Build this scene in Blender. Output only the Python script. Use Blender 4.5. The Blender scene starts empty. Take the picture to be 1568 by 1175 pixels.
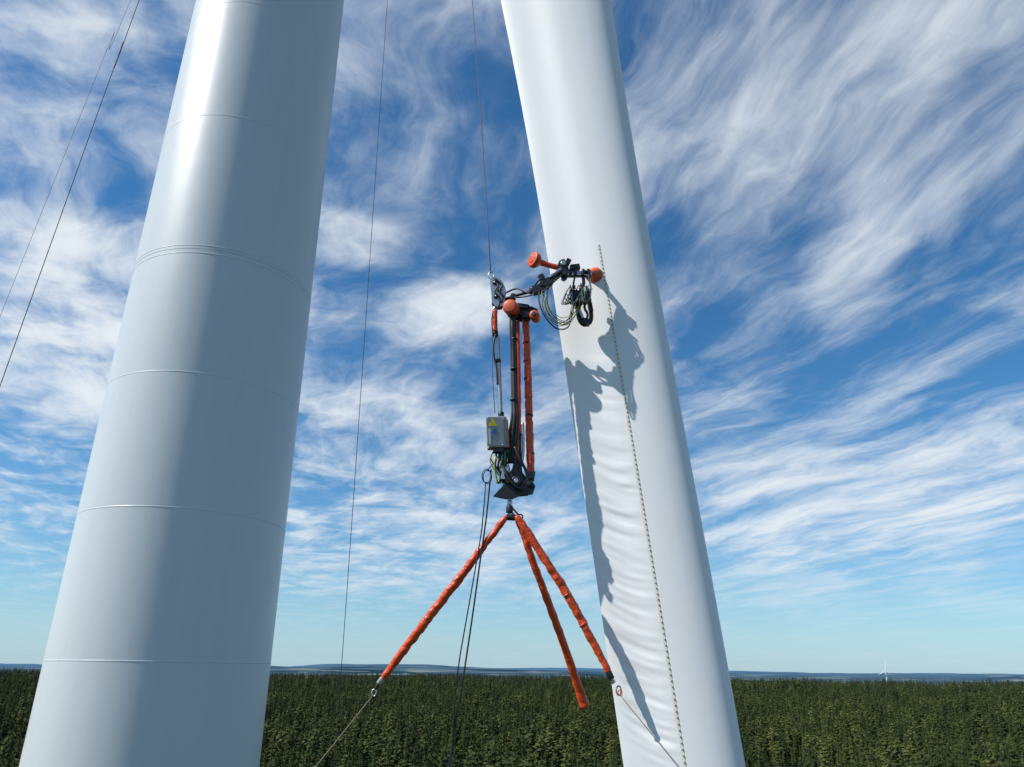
import bpy, math, random
import numpy as np
from mathutils import Matrix, Vector, noise
random.seed(7); rng=np.random.default_rng(5)
sc=bpy.context.scene
COL=sc.collection
H=62.0   # height of the viewpoint above the forest floor (m)

# ---------------------------------------------------------------- camera
cam=bpy.data.cameras.new("camera"); co=bpy.data.objects.new("camera",cam); COL.objects.link(co); sc.camera=co
cam.sensor_width=36; cam.lens=36*1088/1568; cam.clip_start=0.1; cam.clip_end=80000
co.matrix_world=Matrix.Translation((0,0,H))@Matrix.Rotation(math.radians(112.0),4,'X')@Matrix.Rotation(math.radians(0.65),4,'Z')
sc.view_settings.view_transform='Standard'; sc.view_settings.look='None'; sc.view_settings.exposure=0

# ---------------------------------------------------------------- sun
EL=math.radians(47); AZ=math.radians(-107)      # azimuth from +Y, clockwise positive
sdir=Vector((math.sin(AZ)*math.cos(EL),math.cos(AZ)*math.cos(EL),math.sin(EL)))
sl=bpy.data.lights.new("sun",'SUN'); sl.energy=5.0; sl.angle=math.radians(0.53); sl.color=(1,.965,.91)
so=bpy.data.objects.new("sun",sl); COL.objects.link(so); so.location=(-40,-20,120)
so.rotation_euler=sdir.to_track_quat('Z','Y').to_euler()

# ---------------------------------------------------------------- node helpers
class NT:
    def __init__(s,nt): s.nt=nt
    def n(s,t,**k):
        nd=s.nt.nodes.new(t)
        for a,b in k.items(): setattr(nd,a,b)
        return nd
    def put(s,nd,i,v):
        if v is None: return
        if isinstance(v,bpy.types.NodeSocket): s.nt.links.new(v,nd.inputs[i])
        else: nd.inputs[i].default_value=v
    def m(s,op,a,b=None,c=None,clamp=False):
        nd=s.n('ShaderNodeMath',operation=op,use_clamp=clamp)
        s.put(nd,0,a); s.put(nd,1,b); s.put(nd,2,c); return nd.outputs[0]
    def ss(s,v,a,b,lo=0.,hi=1.):
        nd=s.n('ShaderNodeMapRange',interpolation_type='SMOOTHSTEP')
        s.put(nd,0,v); s.put(nd,1,a); s.put(nd,2,b); s.put(nd,3,lo); s.put(nd,4,hi); return nd.outputs[0]
    def xyz(s,x,y,z=0.):
        nd=s.n('ShaderNodeCombineXYZ'); s.put(nd,0,x); s.put(nd,1,y); s.put(nd,2,z); return nd.outputs[0]
    def noise(s,vec,scale=1,detail=4,rough=.5,dist=0.,out=0):
        nd=s.n('ShaderNodeTexNoise'); s.put(nd,'Vector',vec); s.put(nd,'Scale',scale); s.put(nd,'Detail',detail); s.put(nd,'Roughness',rough); s.put(nd,'Distortion',dist)
        return nd.outputs[out]
    def mix(s,f,a,b,blend='MIX'):
        nd=s.n('ShaderNodeMix',data_type='RGBA',blend_type=blend)
        s.put(nd,0,f); s.put(nd,6,a); s.put(nd,7,b); return nd.outputs[2]

def mat(name,col,rough=.5,metal=0,var=.12,vscale=6,bump=0,bscale=40,coat=0,spec=.5,col2=None):
    m=bpy.data.materials.new(name); m.use_nodes=True; g=NT(m.node_tree)
    b=m.node_tree.nodes['Principled BSDF']
    tc=g.n('ShaderNodeTexCoord').outputs['Object']
    nz=g.noise(tc,vscale,5,.6)
    c2=col2 or tuple(max(0,x*(1-3*var)) for x in col)
    f=g.ss(nz,.38,.75)
    g.put(b,'Base Color',g.mix(f,(*col,1),(*c2,1)) if var or col2 else (*col,1))
    g.put(b,'Roughness',g.m('ADD',rough,g.m('MULTIPLY',g.m('SUBTRACT',nz,.5),.25),clamp=True))
    b.inputs['Metallic'].default_value=metal
    b.inputs['Specular IOR Level'].default_value=spec
    b.inputs['Coat Weight'].default_value=coat
    if bump:
        bp=g.n('ShaderNodeBump'); bp.inputs['Strength'].default_value=bump; bp.inputs['Distance'].default_value=.01
        g.put(bp,'Height',g.noise(tc,bscale,4,.6)); g.put(b,'Normal',bp.outputs[0])
    return m

M_or=mat("orange_sleeve",(.76,.085,.018),.33,var=.11,vscale=9,bump=.9,bscale=24)
M_or2=mat("orange_plastic",(.70,.105,.03),.45,var=.12,vscale=12)
M_bl=mat("black_rubber",(.014,.014,.015),.5,var=.1)
M_dk=mat("dark_metal",(.06,.062,.065),.4,metal=.6,var=.15,vscale=20)
M_al=mat("aluminium",(.55,.56,.57),.35,metal=.85,var=.1,vscale=20)
M_gy=mat("grey_enclosure",(.34,.34,.34),.5,var=.1,vscale=10)
M_ye=mat("yellow_cable",(.55,.5,.05),.5,var=.1)
M_gr=mat("green_cable",(.05,.25,.09),.5,var=.1)
M_lb=mat("label_yellow",(.8,.6,.03),.5,var=.0)
M_bu=mat("label_blue",(.02,.16,.45),.5,var=.0)
M_wh=mat("label_white",(.75,.75,.72),.5,var=.05)
M_rp=mat("dark_rope",(.03,.03,.032),.8,var=.1,vscale=60)
M_rr=mat("red_fleck_rope",(.22,.13,.12),.8,var=.2,vscale=60)
M_tan=mat("tan_rope",(.32,.27,.2),.8,var=.2,vscale=60)

# ---------------------------------------------------------------- mesh helpers (z given relative to eye height)
OFF=Vector((0,0,0))      # local shift used for the forward part of the robot arm
def mkobj(name,verts,faces,m,parent=None,smooth=True,idx=None):
    me=bpy.data.meshes.new(name); me.from_pydata([(v[0]+OFF.x,v[1]+OFF.y,v[2]+OFF.z) for v in verts],[],faces)
    for mm in (m if isinstance(m,(list,tuple)) else [m]): me.materials.append(mm)
    if smooth: me.polygons.foreach_set('use_smooth',[True]*len(me.polygons))
    if idx is not None: me.polygons.foreach_set('material_index',idx)
    me.update()
    o=bpy.data.objects.new(name,me); COL.objects.link(o)
    if parent: o.parent=parent
    return o
def empty(name,loc=(0,0,0)):
    e=bpy.data.objects.new(name,None); COL.objects.link(e); e.empty_display_size=.3; return e
def spline(pts,step):
    P=[Vector(p) for p in pts]
    if len(P)==2:
        n=max(1,int((P[1]-P[0]).length/step)); return [P[0].lerp(P[1],i/n) for i in range(n+1)],[i/n for i in range(n+1)]
    out=[];tt=[]
    for i in range(len(P)-1):
        p0=P[max(i-1,0)];p1=P[i];p2=P[i+1];p3=P[min(i+2,len(P)-1)]
        n=max(2,int((p2-p1).length/step))
        for j in range(n):
            t=j/n
            out.append(.5*((2*p1)+(p2-p0)*t+(2*p0-5*p1+4*p2-p3)*t*t+(3*p1-p0-3*p2+p3)*t**3)); tt.append((i+t)/(len(P)-1))
    out.append(P[-1]); tt.append(1.); return out,tt
def tube(name,pts,r,m,parent,seg=10,step=.03,wr=0.,wf=12.):
    c,tt=spline(pts,step); c=[Vector((p.x,p.y,p.z+H)) for p in c]
    vs=[];fs=[]; up=None
    rs=r if isinstance(r,(list,tuple)) else None
    for i,p in enumerate(c):
        d=(c[min(i+1,len(c)-1)]-c[max(i-1,0)]).normalized()
        if up is None:
            up=d.orthogonal().normalized()
        up=(up-d*up.dot(d)).normalized(); sd=d.cross(up)
        if rs:
            k=tt[i]*(len(rs)-1); a=int(min(k,len(rs)-2)); rad=rs[a]+(rs[a+1]-rs[a])*(k-a)
        else: rad=r
        for s in range(seg):
            an=2*math.pi*s/seg
            q=math.cos(an)*up+math.sin(an)*sd
            rr=rad
            if wr: 
                w=noise.noise((p+q*rad)*wf)+.6*noise.noise((p*1.0+q*rad)*wf*2.3)
                rr+=wr*w*min(1,rad/.02)
            vs.append(p+q*rr)
    n=len(c)
    for i in range(n-1):
        for s in range(seg):
            s2=(s+1)%seg; fs.append((i*seg+s,i*seg+s2,(i+1)*seg+s2,(i+1)*seg+s))
    fs.append(tuple(range(seg))[::-1]); fs.append(tuple((n-1)*seg+s for s in range(seg)))
    return mkobj(name,vs,fs,m,parent)
def lathe(name,p0,p1,prof,m,parent,seg=24):
    """prof: list of (t along axis, radius)"""
    a=Vector(p0)+Vector((0,0,H)); b=Vector(p1)+Vector((0,0,H)); d=(b-a); L=d.length; d.normalize()
    u=d.orthogonal().normalized(); w=d.cross(u); vs=[];fs=[]
    for t,rad in prof:
        for s in range(seg):
            an=2*math.pi*s/seg; vs.append(a+d*L*t+(u*math.cos(an)+w*math.sin(an))*rad)
    for i in range(len(prof)-1):
        for s in range(seg):
            s2=(s+1)%seg; fs.append((i*seg+s,i*seg+s2,(i+1)*seg+s2,(i+1)*seg+s))
    fs.append(tuple(range(seg))[::-1]); n=len(prof); fs.append(tuple((n-1)*seg+s for s in range(seg)))
    o=mkobj(name,vs,fs,m,parent); return o
def cyl(name,p0,p1,r,m,parent,seg=20,b=.12):
    return lathe(name,p0,p1,[(0,r*.8),(.02,r*.95),(.06,r),(.94,r),(.98,r*.95),(1,r*.8)],m,parent,seg)
def finish_bevel(o,w):
    md=o.modifiers.new("bevel",'BEVEL'); md.width=w; md.segments=2; md.limit_method='ANGLE'
def box(name,c,s,m,parent,rot=(0,0,0),bev=.004):
    x,y,z=[k/2 for k in s]; R=Matrix.Rotation(math.radians(rot[2]),3,'Z')@Matrix.Rotation(math.radians(rot[1]),3,'Y')@Matrix.Rotation(math.radians(rot[0]),3,'X')
    C=Vector(c)+Vector((0,0,H))
    vs=[C+R@Vector((a*x,b*y,d*z)) for a in(-1,1) for b in(-1,1) for d in(-1,1)]
    fs=[(0,1,3,2),(4,6,7,5),(0,4,5,1),(2,3,7,6),(0,2,6,4),(1,5,7,3)]
    o=mkobj(name,vs,fs,m,parent,smooth=False)
    if bev: finish_bevel(o,bev)
    return o
def plate(name,outline,y,th,m,parent,bev=.003):
    n=len(outline)
    vs=[(x,y,z+H) for x,z in outline]+[(x,y+th,z+H) for x,z in outline]
    fs=[tuple(range(n)),tuple(range(2*n-1,n-1,-1))]+[(i,i+n,(i+1)%n+n,(i+1)%n) for i in range(n)]
    o=mkobj(name,vs,fs,m,parent,smooth=False)
    if bev: finish_bevel(o,bev)
    return o
def ring(name,c,R,r,m,parent,nrm=(0,1,0),seg=24,sx=1,sz=1):
    q=Vector(nrm).to_track_quat('Z','Y').to_matrix(); vs=[];fs=[];k=8
    for i in range(seg):
        a=2*math.pi*i/seg; d=Vector((math.cos(a)*sx,math.sin(a)*sz,0)); 
        for j in range(k):
            b=2*math.pi*j/k; vs.append(Vector(c)+Vector((0,0,H))+q@(d*R+d.normalized()*math.cos(b)*r+Vector((0,0,math.sin(b)*r))))
    for i in range(seg):
        for j in range(k):
            fs.append((i*k+j,((i+1)%seg)*k+j,((i+1)%seg)*k+(j+1)%k,i*k+(j+1)%k))
    return mkobj(name,vs,fs,m,parent)

# ---------------------------------------------------------------- world: Nishita + procedural cirrus
w=bpy.data.worlds.new("World"); sc.world=w; w.use_nodes=True; g=NT(w.node_tree)
bg=w.node_tree.nodes['Background']
sky=g.n('ShaderNodeTexSky',sky_type='NISHITA'); sky.sun_disc=False; sky.sun_elevation=EL; sky.sun_rotation=AZ%(2*math.pi)
sky.altitude=300; sky.air_density=1.0; sky.dust_density=.5; sky.ozone_density=2.2
hs=g.n('ShaderNodeHueSaturation'); hs.inputs['Saturation'].default_value=1.2; hs.inputs['Value'].default_value=1.0
g.put(hs,'Color',g.mix(1.,sky.outputs[0],(.84,1.10,1.22,1),'MULTIPLY'))
tc=g.n('ShaderNodeTexCoord').outputs['Generated']
sp=g.n('ShaderNodeSeparateXYZ'); g.put(sp,0,tc)
X,Y,Z=sp.outputs
zz=g.m('ADD',g.m('MAXIMUM',Z,0.),.07)
px=g.m('DIVIDE',X,zz); py=g.m('DIVIDE',Y,zz)
DA=22
ca,sa=math.cos(math.radians(DA)),math.sin(math.radians(DA))
A=g.m('ADD',g.m('MULTIPLY',px,ca),g.m('MULTIPLY',py,sa))      # across streaks
B=g.m('SUBTRACT',g.m('MULTIPLY',py,ca),g.m('MULTIPLY',px,sa)) # along
def warp(sc_,amtA,amtB,seed,a,b,det=1):
    wn=g.noise(g.xyz(a,b,seed),sc_,det,.5,out=1); q=g.n('ShaderNodeSeparateXYZ'); g.put(q,0,wn)
    return (g.m('ADD',a,g.m('MULTIPLY',g.m('SUBTRACT',q.outputs[0],.5),amtA)), g.m('ADD',b,g.m('MULTIPLY',g.m('SUBTRACT',q.outputs[1],.5),amtB)))
A2,B2=warp(.9,.45,.5,3.,A,B)
A3,B3=warp(3.2,.20,.30,5.,A2,B2,3)
n1=g.noise(g.xyz(g.m('MULTIPLY',A3,3.9),g.m('MULTIPLY',B3,1.15),2.9),1,7,.58)
n2=g.noise(g.xyz(g.m('MULTIPLY',A3,13),g.m('MULTIPLY',B3,3.6),7.7),1,5,.66)
n4=g.noise(g.xyz(g.m('MULTIPLY',A3,2.6),g.m('MULTIPLY',B3,2.3),4.4),1.6,7,.60)
n3=g.noise(g.xyz(A,B,11.2),1.0,1,.5)
lf=g.ss(px,-1.0,.45,.85,.25)       # puffier to the west, combed to the east
body=g.m('ADD',g.m('MULTIPLY',n1,g.m('SUBTRACT',1.,lf)),g.m('MULTIPLY',n4,lf))
den=g.m('ADD',g.m('ADD',g.m('MULTIPLY',body,.86),g.m('MULTIPLY',n2,.17)),g.m('MULTIPLY',n3,.18))
def blob(cx,cy,rx,ry,rot,amp):
    c_,s_=math.cos(math.radians(rot)),math.sin(math.radians(rot))
    dx=g.m('SUBTRACT',px,cx); dy=g.m('SUBTRACT',py,cy)
    u=g.m('DIVIDE',g.m('ADD',g.m('MULTIPLY',dx,c_),g.m('MULTIPLY',dy,s_)),rx); v=g.m('DIVIDE',g.m('SUBTRACT',g.m('MULTIPLY',dy,c_),g.m('MULTIPLY',dx,s_)),ry)
    d=g.m('ADD',g.m('MULTIPLY',u,u),g.m('MULTIPLY',v,v))
    return g.m('MULTIPLY',g.ss(d,0.,1.,1.,0.),amp)
for q in [(-.14,1.64,.24,.20,0,.17),(-.33,1.36,.22,.14,20,.09),(-1.35,1.95,.6,.5,0,.15),(-1.0,1.45,.3,.3,0,.12),(-.45,2.7,.8,.9,0,.09),(.80,1.45,.14,.5,-22,.09),(.85,1.12,.22,.3,-10,.05),(1.8,3.2,1.5,1.5,0,.12),(-.2,3.9,.9,.9,0,.09),
          (.33,.98,.22,.45,-15,.045),(1.15,1.95,.5,.35,0,.035),(-1.,5.5,2.4,1.6,0,.07),(2.2,6.,2.6,1.6,0,.07),(-.1,2.25,.22,.18,0,-.09)]:
    den=g.m('ADD',den,blob(*q))
f=g.ss(den,.525,.87)
f=g.m('MULTIPLY',f,g.ss(Z,.03,.17,.12,.96))
f=g.m('ADD',f,.02)
mk=g.m('MULTIPLY',g.m('POWER',g.m('SUBTRACT',1.,g.m('MAXIMUM',Z,0.),clamp=True),8.),.62)
c0=g.mix(mk,hs.outputs[0],(4.2,6.1,8.0,1))
c1=g.mix(f,c0,(8.0,8.6,9.1,1))
g.put(bg,'Color',c1); bg.inputs['Strength'].default_value=.1

# ---------------------------------------------------------------- ground sheet to the horizon
def hgt(x,y):
    r=np.hypot(x,y)
    s=(np.sin(x/410+1)*np.sin(y/530+2)+.5*np.sin(x/170+y/230))
    near=s*3.5*np.clip((r-300)/900,0,1)
    mid=(np.sin(x/1900+.6)*np.sin(y/2300+1.1)+.5*np.sin(x/900+y/1300+2)+.25*np.sin(x/420+1))*17*np.clip((r-3500)/3000,0,1)
    far=(np.sin(x/3900+2.1)+.8*np.sin(x/1700+y/5200+.4)+.5*np.sin(x/760+y/2100+3)+.25*np.sin(x/330+y/900)+1.2)*54*np.clip((r-8000)/9000,0,1)
    return near+mid+far
rad=np.concatenate([[0.],np.geomspace(40,45000,170)]); NA=600
ths=np.linspace(0,2*np.pi,NA,endpoint=False)
vs=[(0,0,0)];
for r_ in rad[1:]:
    x=r_*np.cos(ths); y=r_*np.sin(ths); z=hgt(x,y); vs+=list(zip(x.tolist(),y.tolist(),z.tolist()))
fs=[(0,1+i,1+(i+1)%NA) for i in range(NA)]
for k in range(len(rad)-2):
    a=1+k*NA; b=a+NA
    for i in range(NA):
        j=(i+1)%NA; fs.append((a+i,b+i,b+j,a+j))
gm=bpy.data.materials.new("ground"); gm.use_nodes=True; g=NT(gm.node_tree); b=gm.node_tree.nodes['Principled BSDF']
geo=g.n('ShaderNodeNewGeometry').outputs['Position']
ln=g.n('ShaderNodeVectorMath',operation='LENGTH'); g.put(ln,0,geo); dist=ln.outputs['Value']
na=g.noise(geo,.02,6,.7); nb=g.noise(geo,.0012,5,.6); nc=g.noise(geo,.00035,4,.6)
c=g.mix(g.ss(na,.35,.7),(.018,.024,.010,1),(.058,.062,.026,1))
c=g.mix(g.m('MULTIPLY',g.ss(nb,.52,.62),.5),c,(.085,.085,.04,1))
farc=g.mix(g.ss(nc,.42,.56),(.018,.045,.070,1),(.055,.10,.135,1))  # distant ground and hills: aerial haze painted as bluish base colour
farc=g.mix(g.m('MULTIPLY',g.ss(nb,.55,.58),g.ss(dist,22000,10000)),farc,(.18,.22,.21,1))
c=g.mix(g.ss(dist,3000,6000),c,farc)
c=g.mix(g.ss(dist,10000,24000),c,(.065,.14,.23,1))  # painted haze deepens to plain blue towards the horizon
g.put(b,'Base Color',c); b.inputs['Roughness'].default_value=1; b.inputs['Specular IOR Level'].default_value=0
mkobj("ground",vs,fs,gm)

# ---------------------------------------------------------------- trees (instanced)
def leafmat(name,c1,c2):
    m=bpy.data.materials.new(name); m.use_nodes=True; g=NT(m.node_tree); b=m.node_tree.nodes['Principled BSDF']
    oi=g.n('ShaderNodeObjectInfo').outputs['Random']
    geo=g.n('ShaderNodeNewGeometry').outputs['Position']
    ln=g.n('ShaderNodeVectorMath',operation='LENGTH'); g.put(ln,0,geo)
    big=g.noise(geo,.006,2,.5)
    f=g.m('ADD',g.m('MULTIPLY',g.m('POWER',oi,1.8),.75),g.m('MULTIPLY',g.ss(big,.42,.68),.40),clamp=True)
    c=g.mix(f,(*c1,1),(*c2,1))
    c=g.mix(g.ss(ln.outputs['Value'],1200,6500,0.,.65),c,(.028,.052,.056,1))  # distance haze mixed into the foliage colour, blue-green for far trees
    g.put(b,'Base Color',c); b.inputs['Roughness'].default_value=.85; b.inputs['Specular IOR Level'].default_value=.1
    return m
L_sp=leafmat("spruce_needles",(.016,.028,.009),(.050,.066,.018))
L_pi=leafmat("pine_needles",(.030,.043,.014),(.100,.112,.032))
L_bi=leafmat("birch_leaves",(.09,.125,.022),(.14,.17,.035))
M_bk=mat("bark",(.14,.09,.055),.9,var=.2)
def tree_mesh(kind,seed):
    R=random.Random(seed); vs=[];fs=[];ix=[]
    h={'spruce':24,'pine':22,'birch':16}[kind]
    for k,(z,r) in enumerate([(-2,.26),(h*.5,.17),(h*.97,.02)]):
        for s in range(5):
            a=2*math.pi*s/5; vs.append((r*math.cos(a),r*math.sin(a),z))
    for k in range(2):
        for s in range(5):
            s2=(s+1)%5; fs.append((k*5+s,k*5+s2,(k+1)*5+s2,(k+1)*5+s)); ix.append(1)
    if kind in('spruce','pine'):
        sp_=kind=='spruce'
        nt=11 if sp_ else 9; wid=R.uniform(2.9,4.0) if sp_ else R.uniform(3.0,3.8)
        z0=.12 if sp_ else .38
        for t in range(nt):
            u=t/(nt-1); z=h*(z0+(.985-z0)*u)
            rr=(wid*(1-u)**.85+.15) if sp_ else (wid*math.sin(math.pi*min(1,(u*.76+.24)))**.7*R.uniform(.7,1.15)+.15)
            nb=8
            off=R.random()*6
            for s in range(nb):
                a=off+2*math.pi*(s+R.uniform(-.3,.3))/nb; L=rr*R.uniform(.5,1.25); wd=(.30 if sp_ else .28)*rr+.06
                ca_,sa_=math.cos(a),math.sin(a); i=len(vs); dz=(-.42 if sp_ else R.uniform(-.15,.45))*L; jz=R.uniform(-.5,.5)
                vs+= [(0,0,z+.9+jz),(ca_*L*.55-sa_*wd,sa_*L*.55+ca_*wd,z+dz*.6-.2+jz),(ca_*L,sa_*L,z+dz+jz),(ca_*L*.55+sa_*wd,sa_*L*.55-ca_*wd,z+dz*.6-.2+jz)]
                fs+=[(i,i+1,i+2),(i,i+2,i+3)]; ix+=[0,0]
    else:
        n=90
        cz,rz,rx=(h*.6,h*.42,2.8)
        cl=[(R.gauss(0,.5)*rx*.8,R.gauss(0,.5)*rx*.8,cz+R.uniform(-.8,.95)*rz) for _ in range(9)]
        for k in range(n):
            c=cl[k%9]; t=(c[2]-cz)/rz; sq=math.sqrt(max(.05,1-t*t)) if t<0 else max(.08,1-t)
            p=Vector((c[0]*sq+R.gauss(0,.6),c[1]*sq+R.gauss(0,.6),c[2]+R.gauss(0,.8)))
            d=Vector((R.gauss(0,1),R.gauss(0,1),R.gauss(0,.6))).normalized(); e=d.orthogonal().normalized(); e.rotate(Matrix.Rotation(R.random()*6,3,d)); f_=d.cross(e)
            s=R.uniform(.35,.7); i=len(vs)
            vs+=[tuple(p+e*s),tuple(p+f_*s*.7),tuple(p-e*s),tuple(p-f_*s*.7)]; fs.append((i,i+1,i+2,i+3)); ix.append(0)
    me=bpy.data.meshes.new(kind); me.from_pydata(vs,[],fs)
    me.materials.append({'spruce':L_sp,'pine':L_pi,'birch':L_bi}[kind]); me.materials.append(M_bk)
    me.polygons.foreach_set('material_index',ix); me.update(); return me
tcol=bpy.data.collections.new("forest_trees")
kinds=['spruce','spruce','spruce','pine','pine','birch']
for i,k in enumerate(kinds):
    o=bpy.data.objects.new("%d_%s_tree"%(i,k),tree_mesh(k,i+3)); tcol.objects.link(o)
def scatter(r0,r1,area,sc0):
    amax=math.radians(45); A_=amax*(r1*r1-r0*r0); n=int(A_/area)
    r=np.sqrt(rng.uniform(r0*r0,r1*r1,n)); a=rng.uniform(-amax,amax,n)
    x=r*np.sin(a); y=r*np.cos(a)
    cl=np.sin(x/75+1.3*np.sin(y/140))*np.sin(y/120+1.1*np.sin(x/80))
    gap=np.sin(x/47+2.2*np.sin(y/90))*np.sin(y/62+1.7*np.sin(x/70))
    keep=(rng.random(n)<(.70+.42*cl))&((gap<.80)|(rng.random(n)<.12)); x,y,r,cl=x[keep],y[keep],r[keep],cl[keep]
    s=sc0*(.42+.75*rng.random(len(x))**1.3)*(1+.16*cl)
    pk=np.sin(x/60+y/110)*np.sin(y/75-x/150)
    kd=np.where(rng.random(len(x))<(.015+.12*(pk>.6)),5,rng.integers(0,5,len(x)))
    return x,y,hgt(x,y),s,kd
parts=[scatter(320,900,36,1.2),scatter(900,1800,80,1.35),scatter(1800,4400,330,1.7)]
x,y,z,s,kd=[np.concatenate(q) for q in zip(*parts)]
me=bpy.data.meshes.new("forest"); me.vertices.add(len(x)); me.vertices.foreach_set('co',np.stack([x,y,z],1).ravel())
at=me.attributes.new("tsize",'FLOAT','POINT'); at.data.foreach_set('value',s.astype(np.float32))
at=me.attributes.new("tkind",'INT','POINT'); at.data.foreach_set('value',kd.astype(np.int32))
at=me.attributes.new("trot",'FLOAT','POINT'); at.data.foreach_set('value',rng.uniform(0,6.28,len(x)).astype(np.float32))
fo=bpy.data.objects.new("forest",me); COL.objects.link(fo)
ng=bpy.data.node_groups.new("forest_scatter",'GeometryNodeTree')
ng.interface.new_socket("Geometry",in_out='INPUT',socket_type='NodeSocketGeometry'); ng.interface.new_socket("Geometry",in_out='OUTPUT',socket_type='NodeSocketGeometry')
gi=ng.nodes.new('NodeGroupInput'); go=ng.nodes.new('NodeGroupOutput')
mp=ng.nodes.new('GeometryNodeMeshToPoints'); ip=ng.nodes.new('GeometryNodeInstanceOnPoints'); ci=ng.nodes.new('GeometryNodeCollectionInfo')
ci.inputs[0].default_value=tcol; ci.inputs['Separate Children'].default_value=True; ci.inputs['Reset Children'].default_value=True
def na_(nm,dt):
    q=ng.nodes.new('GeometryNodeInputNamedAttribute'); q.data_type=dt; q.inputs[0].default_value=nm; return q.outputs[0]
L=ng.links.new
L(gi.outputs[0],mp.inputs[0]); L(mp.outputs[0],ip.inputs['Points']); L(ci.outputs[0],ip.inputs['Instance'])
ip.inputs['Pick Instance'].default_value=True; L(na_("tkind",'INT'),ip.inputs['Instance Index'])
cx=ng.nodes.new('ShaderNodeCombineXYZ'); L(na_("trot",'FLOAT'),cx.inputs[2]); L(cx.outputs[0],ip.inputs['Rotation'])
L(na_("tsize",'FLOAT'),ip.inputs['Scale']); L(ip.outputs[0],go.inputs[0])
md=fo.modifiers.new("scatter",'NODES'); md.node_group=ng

# ---------------------------------------------------------------- turbine tower
def paint(name,col,rough,spec=.5,coat=0.):
    m=bpy.data.materials.new(name); m.use_nodes=True; g=NT(m.node_tree); b=m.node_tree.nodes['Principled BSDF']
    tc=g.n('ShaderNodeTexCoord').outputs['Object']
    mpn=g.n('ShaderNodeMapping'); mpn.inputs['Scale'].default_value=(3,3,.35); g.put(mpn,0,tc)
    n_=g.noise(mpn.outputs[0],1.5,7,.65)
    n_2=g.noise(tc,2.2,5,.6)
    c=g.mix(g.ss(n_,.35,.75,0.,.5),(*col,1),tuple(k*.93 for k in col)+(1,))
    c=g.mix(g.ss(n_2,.62,.8,0.,.35),c,tuple(k*.9 for k in col)+(1,))
    g.put(b,'Base Color',c); g.put(b,'Roughness',g.m('ADD',rough,g.m('MULTIPLY',g.m('SUBTRACT',n_2,.5),.12)))
    b.inputs['Specular IOR Level'].default_value=spec; b.inputs['Coat Weight'].default_value=coat
    bp=g.n('ShaderNodeBump'); bp.inputs['Strength'].default_value=.10; bp.inputs['Distance'].default_value=.01
    g.put(bp,'Height',g.noise(tc,1.2,3,.5)); g.put(b,'Normal',bp.outputs[0])
    return m
M_tw=paint("tower_paint",(.655,.69,.70),.38)
M_bd=paint("blade_gelcoat",(.85,.85,.845),.42)
M_seam=mat("seam_sealant",(.66,.70,.71),.5,var=.05)
M_gap=mat("flange_gap",(.46,.48,.49),.6,var=.1)
tw=empty("wind_turbine")
def tR(z): return 1.985-.0043*(z+1.7)
def tX(z): return -6.63-.0145*(z+1.7)
seams=[15.32,11.73,5.35,2.69,.08,-2.55,-5.2]+[-5.2-2.7*k for k in range(1,21)]+[18.9,22.4,25.8]
zs=[(-H,0),(33,0)]
for s_ in seams: zs+=[(s_-.013,0),(s_-.007,.003),(s_+.007,.003),(s_+.013,0)]
zs+=[(8.035,0),(8.042,.004),(8.050,.004),(8.057,.0),(8.137,0),(8.14,-.004),(8.146,-.004),(8.149,0),(8.22,0),(8.227,.004),(8.235,.004),(8.242,0)]
zs.sort(); N=192; vs=[];fs=[];ix=[]
for z_,dr in zs:
    for k in range(N):
        a=2*math.pi*k/N; r_=tR(z_)+dr; vs.append((tX(z_)+r_*math.cos(a),14.73+r_*math.sin(a),z_+H))
for i in range(len(zs)-1):
    mi=1 if (zs[i][1]>0 and zs[i+1][1]>0) else (2 if zs[i][1]<0 and zs[i+1][1]<0 else 0)
    for k in range(N):
        k2=(k+1)%N; fs.append((i*N+k,i*N+k2,(i+1)*N+k2,(i+1)*N+k)); ix.append(mi)
o=mkobj("tower",vs,fs,[M_tw,M_seam,M_gap],tw,idx=ix)
md=o.modifiers.new("es",'EDGE_SPLIT'); md.split_angle=math.radians(20)

# ---------------------------------------------------------------- blade
TE=[(-13,2.70),(-6,1.82),(-.91,1.19),(.35,1.045),(1.16,.961),(2.39,.805),(3.94,.647),(5.64,.396),(7.64,.104),(9.96,-.245),(34,-3.9)]
LE=[(-13,3.05),(-6,2.72),(-.87,2.40),(.39,2.30),(1.58,2.175),(2.74,2.045),(5.0,1.84),(7.16,1.68),(9.7,1.475),(34,-1.1)]
def smooth_fit(T):
    zc=np.array([t[0] for t in T[1:-1]]); xc=np.array([t[1] for t in T[1:-1]])
    return np.polyfit(zc,xc,3)
fT=smooth_fit(TE); fL=smooth_fit(LE)
def edge(f,T,z):
    if -5<=z<=9.7: return float(np.polyval(f,z))
    if z>9.7:
        a=float(np.polyval(f,9.7)); return a+(T[-1][1]-a)*(z-9.7)/(34-9.7)
    a=float(np.polyval(f,-5)); return a+(T[0][1]-a)*(-5-z)/8
TH=.34; YT=8.26
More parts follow.
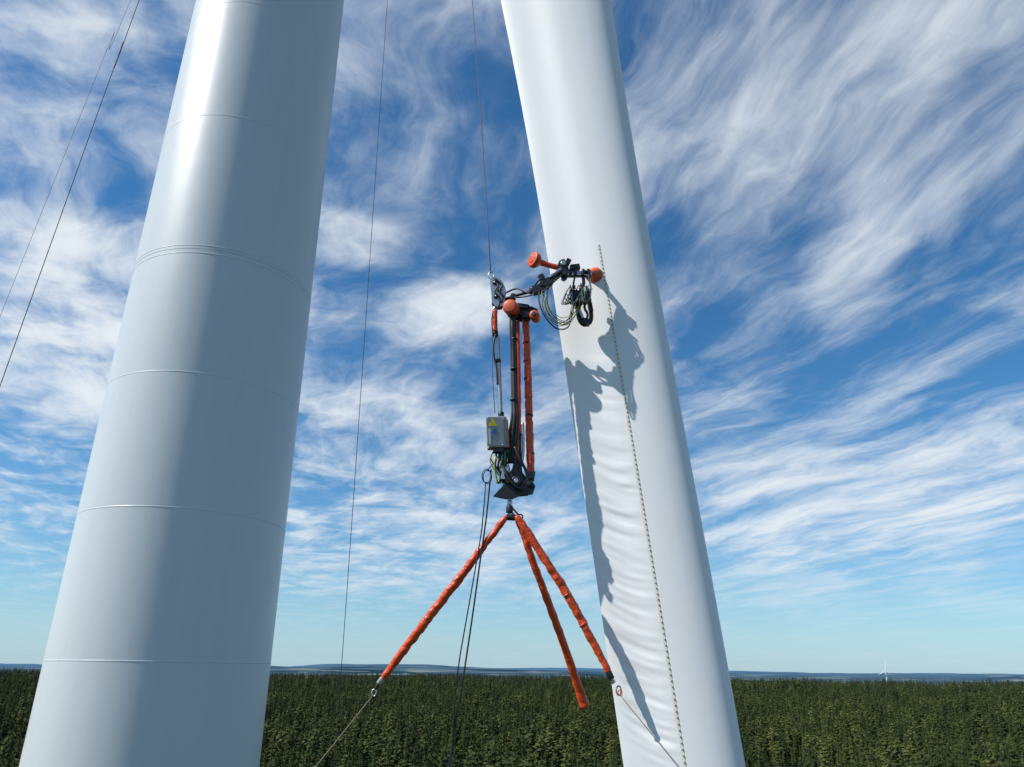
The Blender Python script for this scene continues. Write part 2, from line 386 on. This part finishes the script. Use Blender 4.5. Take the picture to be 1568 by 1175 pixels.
def bl_pt(z,c,side):
    xt=edge(fT,TE,z); xl=edge(fL,LE,z); k=min(1,max(0,(z+13)/10))
    yt=YT; yl=YT-.20*(xl-xt)/1.35
    ch=math.hypot(xl-xt,yl-yt); ux,uy=(xl-xt)/ch,(yl-yt)/ch
    th=TH*(.6+.4*k)
    t=5*th*(.2969*math.sqrt(c)-.126*c-.3516*c*c+.2843*c**3-.1015*c**4)
    t+= .004*c
    if side<0 and c>.5: t-= .030*math.sin((c-.5)*2*math.pi)*.5*(1 if c<1 else 0)*math.sin((c-.5)*2*math.pi)
    px_=xl-ux*c*ch; py_=yl-uy*c*ch
    nx,ny=(uy,-ux)
    q=t*ch*(.85 if side<0 else -1.0)
    return px_+nx*q,py_+ny*q
CF=[ .5*(1-math.cos(math.pi*i/44)) for i in range(45)]     # 0..1
prof=[(c,-1) for c in CF]+[(c,1) for c in CF[::-1][:-1]]
zz_=list(np.arange(-13,-1.6,.5))+list(np.arange(-1.6,6.6,.02))+list(np.arange(6.6,34.5,.4))
vs=[];fs=[];M_=len(prof)
for z_ in zz_:
    zf=float(z_)
    for c,sd in prof:
        X_,Y_=bl_pt(zf,c,sd)
        if sd<0 and .5<c<.995 and -1.8<zf<4.3:
            u=(c-.5)/.5
            env=min(1,u*4)*min(1,max(0,(.98-c)*8))*min(1,(4.3-zf)*.5)*(.75+.6*noise.noise((zf*.9,2.,0.)))
            ph=zf-.26*u*u-.05*u
            wv=noise.noise((ph*7.5,u*.7,3.))
            wv=wv-.9*abs(noise.noise((ph*9.5,u*1.0,9.)))+.35*noise.noise((ph*20.,u*1.6,5.))
            Y_-=env*.0175*wv
        vs.append((X_,Y_,zf+H))
for i in range(len(zz_)-1):
    for k in range(M_):
        k2=(k+1)%M_; fs.append((i*M_+k,i*M_+k2,(i+1)*M_+k2,(i+1)*M_+k))
fs.append(tuple(range(M_))); fs.append(tuple((len(zz_)-1)*M_+k for k in range(M_))[::-1])
bl=mkobj("rotor_blade",vs,fs,M_bd,tw)
# serrated vortex strip on the blade face
vs=[];fs=[];fv=[];ff=[]
zs_=np.arange(-6,5.22,.05)
for i,z_ in enumerate(zs_):
    for c in (.512,.490):
        X_,Y_=bl_pt(float(z_),c,-1); vs.append((X_,Y_-.003,z_+H))
    if i: k=2*i; fs.append((k-2,k-1,k+1,k))
mkobj("vortex_strip",vs,fs,mat("strip_tape",(.77,.75,.60),.6,var=.06),tw)
for z_ in np.arange(-6,5.2,.058):
    z0=float(z_); X_,Y_=bl_pt(z0,.497,-1); i=len(fv)
    hw=.006
    for dx,dz,dy in [(-hw,-.007,0),(hw,-.007,0),(hw,.007,0),(-hw,.007,0),(-hw*.7,-.005,-.006),(hw*.7,-.005,-.006),(hw*.7,.005,-.006),(-hw*.7,.005,-.006)]:
        fv.append((X_+dx,Y_+dy-.004,z0+dz+H))
    ff+=[(i,i+1,i+5,i+4),(i+1,i+2,i+6,i+5),(i+2,i+3,i+7,i+6),(i+3,i,i+4,i+7),(i+4,i+5,i+6,i+7)]
mkobj("vortex_fins",fv,ff,mat("fin_dark",(.09,.085,.06),.6,var=.1),tw,smooth=False)

# ---------------------------------------------------------------- ropes
def rope(name,pts,r,m):
    return tube(name,pts,r,m,None,seg=6,step=1.)
rope("hoist_rope",[(-2.75,9.7,34),(-.71,8.3,10.01),(-.44,8.1,6.72),(-.29,8,4.76)],.0055,M_rr)
rope("tag_line",[(-3.3,11,34),(-2.75,11,13.24),(-2.40,11,-.14),(-2.25,10.8,-8)],.0055,M_rp)
rope("guy_rope",[(-5.3,9,34),(-6.57,9,10.76),(-6.96,9,3.53),(-9.5,8,-H+.2)],.0055,M_rp)
rope("guy_rope.001",[(-6.4,11,34),(-8.21,11,13.15),(-8.87,11,5.58),(-13,10,-H+.2)],.003,M_rp)

# ---------------------------------------------------------------- the blade maintenance robot
rb=empty("blade_maintenance_robot")
def T(n,p,r,m,**k): return tube(n,p,r,m,rb,**k)
# hoist plate, shackle, sheaves
ring("shackle",(-.285,8,4.74),.035,.008,M_al,rb,sz=1.5)
for yy in (7.955,8.045):
    plate("hoist_plate",[(-.30,4.66),(-.26,4.70),(-.20,4.69),(-.13,4.62),(-.09,4.50),(-.10,4.34),(-.14,4.27),(-.22,4.26),(-.27,4.33),(-.28,4.48)],yy,.012,M_al if yy<8 else M_dk,rb)
for (a,b_) in [(-.235,4.60),(-.18,4.50),(-.215,4.40),(-.15,4.34)]:
    cyl("sheave",(a,7.94,b_),(a,8.07,b_),.030,M_dk,rb); cyl("sheave_pin",(a,7.925,b_),(a,8.08,b_),.011,M_al,rb)
T("plate_cable",[(-.26,7.94,4.62),(-.19,7.92,4.55),(-.23,7.92,4.45),(-.16,7.93,4.36),(-.2,7.96,4.22)],.010,M_bl)
T("plate_cable_2",[(-.24,7.94,4.66),(-.14,7.93,4.56),(-.17,7.92,4.47),(-.11,7.93,4.38)],.012,M_bl)
# horizontal articulated arm
T("arm_link",[(-.12,8,4.36),(-.02,7.94,4.39),(.12,7.88,4.41),(.24,7.78,4.40)],[.03,.022,.022,.03],M_dk)
for p in [(.0,7.93,4.38),(.24,7.80,4.40)]:
    cyl("arm_joint",(p[0],p[1]-.05,p[2]),(p[0],p[1]+.05,p[2]),.038,M_dk,rb)
T("arm_hose",[(-.1,7.93,4.44),(.05,7.88,4.48),(.2,7.76,4.36),(.32,7.66,4.48),(.44,7.66,4.50),(.60,7.68,4.62)],.012,M_bl)
T("arm_hose_2",[(-.08,7.93,4.38),(.1,7.85,4.34),(.24,7.75,4.32),(.38,7.66,4.33),(.48,7.66,4.43),(.62,7.68,4.58)],.010,M_bl)
# free suction pad
T("pad_arm",[(.30,7.74,4.80),(.44,7.76,4.755),(.60,7.76,4.71)],[.042,.036,.036],M_or,wr=.004)
lathe("suction_pad",(.235,7.695,4.80),(.335,7.765,4.79),[(0,.080),(.02,.098),(.25,.104),(.5,.10),(.8,.07),(1,.05)],M_or2,rb,32)
cyl("pad_cap",(.228,7.689,4.80),(.24,7.699,4.80),.05,M_or,rb)
OFF=Vector((-.022,-.25,-.13))
T("arm_link_2",[(.24,8.03,4.54),(.36,7.97,4.56),(.50,7.96,4.65),(.64,8.0,4.79)],[.034,.030,.028,.034],M_dk)
T("arm_link_3",[(.40,7.93,4.60),(.50,7.92,4.68),(.62,7.95,4.80)],.014,M_al)
for p in [(.38,7.95,4.56),(.52,7.96,4.67)]: cyl("arm_joint",(p[0],p[1]-.05,p[2]),(p[0],p[1]+.05,p[2]),.04,M_dk,rb)
box("arm_joint_block",(.33,7.96,4.50),(.14,.09,.10),M_dk,rb,(0,-20,0))
box("arm_servo",(.44,7.94,4.58),(.11,.09,.10),M_bl,rb,(0,-35,0)); box("arm_servo_2",(.37,7.93,4.66),(.07,.06,.06),M_bl,rb,(0,-25,0))
# bracket
plate("bracket_plate",[(.60,4.93),(.66,4.96),(.70,4.90),(.72,4.80),(.69,4.66),(.64,4.64),(.60,4.74),(.57,4.84)],7.97,.02,M_dk,rb)
plate("bracket_plate_2",[(.62,4.90),(.67,4.92),(.72,4.84),(.70,4.70),(.65,4.68)],8.04,.02,M_al,rb)
cyl("bracket_pivot",(.65,7.94,4.88),(.65,8.08,4.88),.035,M_al,rb); cyl("bracket_pivot_2",(.66,7.94,4.72),(.66,8.08,4.72),.035,M_bl,rb)
box("cross_rail",(.85,8.06,4.80),(.34,.05,.045),M_al,rb,(0,-2,8)); box("cross_rail_2",(.85,8.04,4.745),(.32,.03,.03),M_dk,rb,(0,-6,8))
for xx in (.74,.80,.90,.97): box("rail_clamp",(xx,8.03,4.79),(.03,.07,.085),M_dk,rb,(0,random.uniform(-15,15),8))
box("rail_motor",(.80,8.03,4.86),(.12,.08,.07),M_bl,rb,(0,-12,6)); box("rail_motor_2",(.71,8.0,4.92),(.06,.07,.08),M_bl,rb,(0,25,6))
lathe("suction_pad_2",(1.10,8.335,4.91),(1.03,8.18,4.88),[(0,.095),(.1,.115),(.4,.112),(.6,.08),(.9,.05),(1,.035)],M_or2,rb,32)
cyl("pad_stem",(1.05,8.24,4.89),(.98,8.08,4.84),.03,M_dk,rb)
# tool head under rail
T("tool_strut",[(.90,8.06,4.78),(.91,8.07,4.66),(.86,8.08,4.52)],.022,M_dk)
T("tool_strut_2",[(.98,8.08,4.78),(1.00,8.1,4.6),(.98,8.1,4.45)],.014,M_al)
T("tool_strut_3",[(.80,8.06,4.76),(.78,8.07,4.62),(.80,8.08,4.52)],.012,M_bl)
box("tool_carriage",(.86,8.09,4.52),(.26,.10,.05),M_dk,rb,(0,4,5)); box("tool_motor",(.78,8.05,4.46),(.08,.09,.09),M_bl,rb,(0,20,0))
box("tool_motor_2",(.95,8.06,4.44),(.07,.09,.11),M_dk,rb,(0,-15,0)); cyl("tool_spindle",(.88,8.03,4.50),(.88,8.03,4.38),.03,M_al,rb)
T("tool_jaw",[(.88,8.12,4.42),(.84,8.12,4.32),(.85,8.13,4.19),(.91,8.14,4.12),(.98,8.14,4.15),(1.0,8.13,4.26),(.98,8.12,4.36)],[.022,.028,.03,.036,.03,.026,.022],M_bl,seg=8)
T("tool_jaw_2",[(.94,8.08,4.42),(.91,8.07,4.32),(.95,8.08,4.22),(.92,8.1,4.14)],.016,M_dk)
box("jaw_block",(.93,8.12,4.14),(.10,.08,.07),M_bl,rb,(0,14,0)); box("jaw_block_2",(.99,8.12,4.34),(.05,.08,.13),M_bl,rb,(0,-8,0)); box("jaw_block_3",(.84,8.10,4.36),(.07,.08,.09),M_dk,rb,(0,18,0))
box("jaw_finger",(.87,8.11,4.24),(.03,.06,.13),M_al,rb,(0,-20,0))
for k in range(22):
    a=random.uniform(.72,1.0); T("tool_wire",[(a,8.02,4.60),(a+random.uniform(-.09,.07),7.98,4.46+random.uniform(-.10,.07)),(a+random.uniform(-.12,.08),8.0,4.32),(a+random.uniform(-.06,.06),8.05,4.50)],.005,random.choice([M_bl,M_bl,M_bl,M_bl,M_al,M_gr]),step=.02,seg=6)
for k in range(12):
    box("tool_bolt",(random.uniform(.74,1.02),8.03,random.uniform(4.40,4.84)),(.03,.05,.025),random.choice([M_al,M_dk,M_bl]),rb,(0,random.uniform(0,90),0),.002)
cols=[M_ye,M_bl,M_bl,M_bl,M_ye,M_gr,M_bl]
for k in range(10):
    j=random.uniform(-.05,.05); j2=random.uniform(-.05,.05); e=.09*(k/9)
    T("umbilical_wire",[(.54+j*.5,7.93,4.68),(.46-e+j2,7.92,4.46),(.46-e*.6+j,7.92,4.22-e*.5),(.57+j2,7.94,4.08-e+j),(.70,7.98,4.12+j2-e),(.79+j,8.02,4.28),(.84+j2,8.04,4.44)],.0046,cols[k%7],seg=6)
OFF=Vector((0,0,0))
# winch drum group
lathe("winch_drum",(-.045,7.80,4.19),(.02,8.0,4.21),[(0,.070),(.04,.088),(.12,.095),(.7,.095),(.8,.085),(1,.085)],M_or2,rb,28)
plate("drum_bracket",[(-.02,4.30),(.20,4.28),(.25,4.20),(.22,4.08),(.14,4.05),(.10,4.14),(.02,4.16),(-.05,4.10),(-.09,4.18)],7.93,.03,M_bl,rb)
plate("drum_bracket_2",[(.0,4.29),(.18,4.27),(.24,4.18),(.20,4.06),(.12,4.10),(.02,4.14)],8.05,.03,M_dk,rb)
box("drum_gear",(.12,7.94,4.25),(.14,.08,.06),M_dk,rb,(0,8,0))
lathe("side_drum",(.26,7.86,4.11),(.30,8.02,4.12),[(0,.045),(.06,.06),(.7,.062),(1,.055)],M_or2,rb,24)
cyl("side_drum_cap",(.255,7.845,4.11),(.262,7.87,4.11),.03,M_dk,rb)
box("side_bracket",(.25,7.98,4.20),(.10,.08,.10),M_dk,rb,(0,25,0)); box("side_bracket_2",(.16,7.93,4.12),(.08,.08,.08),M_bl,rb,(0,10,0))
# right column (sleeved) in segments with straps
cx_=[(.165,8,4.12),(.19,8,3.47),(.21,8,2.71),(.232,8,2.05)]
T("mast_sleeve",cx_,[.04,.046,.043,.046,.045,.047,.042],M_or,wr=.008,seg=16,step=.015)
for k in range(9):
    t=k/8; z_=4.02-t*1.9; x_=.167+.065*t
    T("mast_strap",[(x_,8,z_),(x_+.001,8,z_-.022)],.0485,M_bl if k%2 else M_or2,seg=16,step=.01)
T("mast_core",[(.165,8.0,4.2),(.165,8,4.1)],.03,M_dk)
T("rear_sleeve",[(.06,8.06,4.1),(.075,8.06,3.4),(.085,8.06,2.7),(.07,8.06,2.28)],.032,M_or,wr=.004,step=.02)
for k,(dx,r_) in enumerate([(0,.026),(.024,.022),(-.022,.018),(.012,.016)]):
    T("hose_bundle",[(.0+dx,7.93-.01*k,4.17),(.0+dx,7.9,3.95),(.014+dx,7.93,3.62),(.03+dx,7.92,3.0),(.035+dx*1.4,7.9,2.75),(.0+dx*2,7.93,2.45),(-.04+dx*2,7.96,2.22)],r_,M_bl)
for z_ in (3.8,3.4,3.0): T("hose_tie",[(.022,7.925,z_),(.022,7.925,z_-.02)],.045,M_dk,seg=12,step=.01)
# left actuator
T("actuator_sleeve",[(-.228,8,4.22),(-.224,8,3.93)],.036,M_or,wr=.005,step=.015,seg=14)
cyl("actuator_top",(-.228,8,4.27),(-.228,8,4.21),.025,M_al,rb); cyl("actuator_collar",(-.222,8,3.93),(-.219,8,3.87),.034,M_bl,rb)
cyl("actuator_body",(-.185,8.0,3.86),(-.13,8,2.82),.026,M_al,rb); cyl("actuator_rod",(-.2,8,3.95),(-.18,8,3.72),.016,M_dk,rb)
cyl("actuator_clamp",(-.172,8,3.55),(-.170,8,3.50),.034,M_dk,rb); cyl("actuator_clamp_2",(-.128,8,2.86),(-.125,8,2.78),.036,M_dk,rb)
T("actuator_hose",[(-.21,7.97,3.88),(-.235,7.96,3.7),(-.22,7.96,3.55),(-.19,7.96,3.42),(-.175,7.96,3.2)],.012,M_bl)
T("actuator_hose_2",[(-.22,7.98,4.3),(-.265,7.97,4.1),(-.25,7.97,3.85),(-.235,7.97,3.3),(-.2,7.97,2.84)],.0055,M_rr,seg=6)
# control box
box("control_box",(-.17,7.93,2.57),(.225,.15,.37),M_gy,rb,(0,-4,12),.008); box("control_box_side",(-.055,7.955,2.56),(.018,.15,.34),M_or2,rb,(0,-4,12))
box("control_box_lid",(-.186,7.852,2.57),(.205,.012,.35),M_gy,rb,(0,-4,12),.003)
def lab(n,pts,m):
    R=Matrix.Rotation(math.radians(12),3,'Z')@Matrix.Rotation(math.radians(-4),3,'Y'); C=Vector((-.186,7.852,2.57+H))
    mkobj(n,[C+R@Vector((a,-.0085,b_)) for a,b_ in pts],[tuple(range(len(pts)))],m,rb,smooth=False)
lab("warning_label",[(-.09,.065),(.03,.065),(-.03,.165)],M_lb); lab("type_label",[(-.085,-.15),(-.06,-.15),(-.06,.03),(-.085,.03)],M_wh); lab("blue_label",[(-.05,-.02),(.0,-.04),(.03,.03),(-.02,.03)],M_bu)
for a in(-1,1):
    for b_ in(-1,1): cyl("box_bolt",(-.186+a*.09-.002,7.838+a*.018,2.57+b_*.155),(-.186+a*.09,7.85+a*.018,2.57+b_*.155),.007,M_al,rb,8)
box("box_bracket",(-.12,8.0,2.77),(.10,.08,.06),M_al,rb); box("box_gland",(-.15,7.93,2.36),(.12,.08,.05),M_dk,rb)
# lower cable nest and base
for k in range(24):
    x0=-.2+.14*random.random(); x1=-.16+.2*random.random()
    T("cable_nest",[(x0,7.92+.1*random.random(),2.38),(x0+random.uniform(-.05,.06),7.9,2.26),(x0+random.uniform(-.04,.08),7.92,2.14),(x1,7.96,1.98)],random.choice([.008,.012,.006]),random.choice([M_bl,M_bl,M_bl,M_bl,M_ye,M_gy,M_dk,M_gr]),seg=6)
T("base_sleeve",[(.05,7.98,2.74),(.06,7.98,2.5),(.05,7.98,2.36)],.032,M_or,wr=.004); T("base_rod",[(.13,7.98,2.72),(.14,7.98,2.4),(.12,7.98,2.2)],.018,M_al)
T("base_rod_2",[(.105,7.95,2.60),(.11,7.95,2.1)],.012,M_bl)
plate("base_plate",[(-.20,1.83),(-.06,1.80),(.02,1.80),(.10,1.84),(.25,1.86),(.28,1.95),(.22,2.06),(.14,2.0),(.12,2.24),(.04,2.28),(.0,2.10),(-.06,1.98),(-.14,1.90)],7.94,.03,M_bl,rb)
plate("base_plate_2",[(-.14,1.84),(.20,1.87),(.24,2.0),(.12,2.16),(.02,2.2),(-.10,1.98)],8.06,.03,M_dk,rb)
cyl("base_hub",(.06,7.90,2.0),(.06,8.12,2.0),.06,M_dk,rb); cyl("base_pin",(.22,7.9,1.97),(.22,8.1,1.97),.035,M_bl,rb); cyl("base_hub_cap",(.06,7.885,2.0),(.06,7.91,2.0),.025,M_al,rb)
box("base_block",(.235,7.98,2.08),(.08,.12,.09),M_dk,rb,(0,10,0)); box("base_block_2",(-.02,7.95,2.04),(.10,.09,.12),M_bl,rb,(0,-20,0))
box("base_silver",(-.08,7.93,2.10),(.05,.05,.16),M_al,rb,(0,8,0))
T("base_hose",[(.04,7.9,2.4),(.10,7.88,2.25),(.17,7.9,2.12),(.2,7.92,1.96)],.018,M_bl); T("base_hose_2",[(-.1,7.92,2.2),(-.04,7.88,2.05),(.05,7.88,1.93),(.14,7.9,1.9)],.015,M_bl)
ring("cable_coil",(-.28,7.97,2.07),.065,.006,M_bl,rb,sx=.8,sz=1.2); ring("cable_coil_2",(-.27,7.98,2.06),.07,.005,M_bl,rb,sx=.7,sz=1.1)
T("coil_lead",[(-.27,7.97,2.14),(-.2,7.95,2.22),(-.15,7.95,2.3)],.006,M_bl)
# swivel and lower lifting eye
cyl("swivel",(-.01,8,1.80),(-.01,8,1.70),.03,M_al,rb); cyl("swivel_body",(-.01,8,1.73),(-.012,8,1.65),.04,M_dk,rb)
ring("swivel_eye",(.0,8,1.62),.04,.012,M_al,rb); ring("swivel_eye_2",(.11,8.0,1.61),.028,.008,M_bl,rb)
T("swivel_strap",[(-.02,7.98,1.75),(.04,7.97,1.68),(.10,7.98,1.62)],.01,M_dk)
cyl("tripod_head",(-.05,8,1.605),(.09,8,1.60),.035,M_dk,rb)
# tripod legs
T("tripod_leg",[(-.05,8,1.60),(-.10,8,1.54),(-.50,8.1,1.02),(-.93,8.2,.47),(-1.27,8.3,.03),(-1.37,8.3,-.11)],[.022,.034,.040,.048,.048,.046,.038,.022],M_or,wr=.010,wf=11,seg=18,step=.015)
T("tripod_leg_2",[(.07,8.0,1.60),(.10,8.02,1.55),(.284,8.1,1.06),(.505,8.3,.527),(.718,8.5,-.01),(.835,8.6,-.35)],[.022,.038,.040,.042,.043,.046,.055],M_or,wr=.007,wf=11,seg=18,step=.015)
T("tripod_leg_3",[(.06,7.98,1.60),(.11,7.97,1.55),(.35,7.97,1.19),(.60,7.98,.81),(.84,8.0,.38),(1.04,8.0,0.0)],[.024,.041,.044,.043,.048,.046,.042,.030],M_or,wr=.010,wf=11,seg=18,step=.015)
def strap(p,q,t,r):
    p=Vector(p);q=Vector(q);a=p.lerp(q,t); d=(q-p).normalized()*.012; T("leg_strap",[tuple(a-d),tuple(a+d)],r,M_or2,seg=14,step=.01)
for t in (.1,.8): strap((-.50,8.1,1.02),(-.93,8.2,.47),t,.048); strap((.60,7.98,.81),(.84,8,.38),t,.049)
cyl("leg_tip",(-1.36,8.3,-.09),(-1.40,8.3,-.145),.028,M_gy,rb); cyl("leg_tip_pin",(-1.40,8.3,-.14),(-1.43,8.3,-.20),.016,M_bl,rb); ring("leg_tip_shackle",(-1.44,8.3,-.235),.024,.008,M_al,rb,sz=1.4)
cyl("leg_tip_2",(1.035,8.0,.01),(1.075,8.0,-.07),.032,M_bl,rb); cyl("leg_tip_band",(1.06,8,-.05),(1.095,8,-.11),.024,M_al,rb); ring("leg_tip_ring",(1.14,8.0,-.18),.036,.009,M_al,rb,sx=.7,sz=1.2); ring("leg_tip_ring_2",(1.15,7.99,-.20),.026,.006,M_or2,rb,sx=.8)
cyl("leg_tip_3",(.83,8.595,-.335),(.842,8.605,-.37),.05,M_or2,rb)
# ropes and cables below
T("guide_rope",[(-1.45,8.3,-.26),(-1.99,8.3,-.95),(-6,8.2,-6.0)],.0055,M_tan,seg=6,step=.5)
T("guide_rope_2",[(1.16,8,-.23),(1.68,7.85,-.865),(5.5,7.3,-5.4)],.0055,M_tan,seg=6,step=.5)
T("supply_cable",[(-.29,7.98,2.0),(-.32,8,1.47),(-.44,8,.63),(-.54,8,-.09),(-.57,8,-.90),(-.7,8,-3.5),(-.9,8,-12)],.007,M_bl,seg=8,step=.2)
T("supply_cable_2",[(-.23,7.98,2.15),(-.27,8,1.62),(-.33,8,1.11),(-.40,8,.50),(-.49,8,-.21),(-.585,8.02,-.90),(-.72,8.03,-3.5),(-.93,8,-12)],.009,M_bl,seg=8,step=.2)

# ---------------------------------------------------------------- distant turbine
dt=empty("wind_turbine.001"); bx,by=1970.,4000.; gz=float(hgt(np.array([bx]),np.array([by]))[0])
M_ft=mat("distant_paint",(.75,.76,.77),.5,var=.02,vscale=.01)
def far(n,p0,p1,pr): return lathe(n,(p0[0],p0[1],p0[2]-H),(p1[0],p1[1],p1[2]-H),pr,M_ft,dt,12)
hz_=78.
far("tower",(bx,by,gz),(bx,by,hz_),[(0,3.6),(1,2.6)])
far("nacelle",(bx+3,by+5,hz_+1),(bx-2,by-5,hz_+1),[(0,1.6),(.2,2.8),(.8,2.8),(1,1.6)])
for a in (8,128,248):
    a=math.radians(a); far("rotor_blade",(bx-2,by-6,hz_+1),(bx-2+44*math.sin(a),by-6,hz_+1+44*math.cos(a)),[(0,1.8),(.15,2.6),(.6,1.8),(1,.5)])
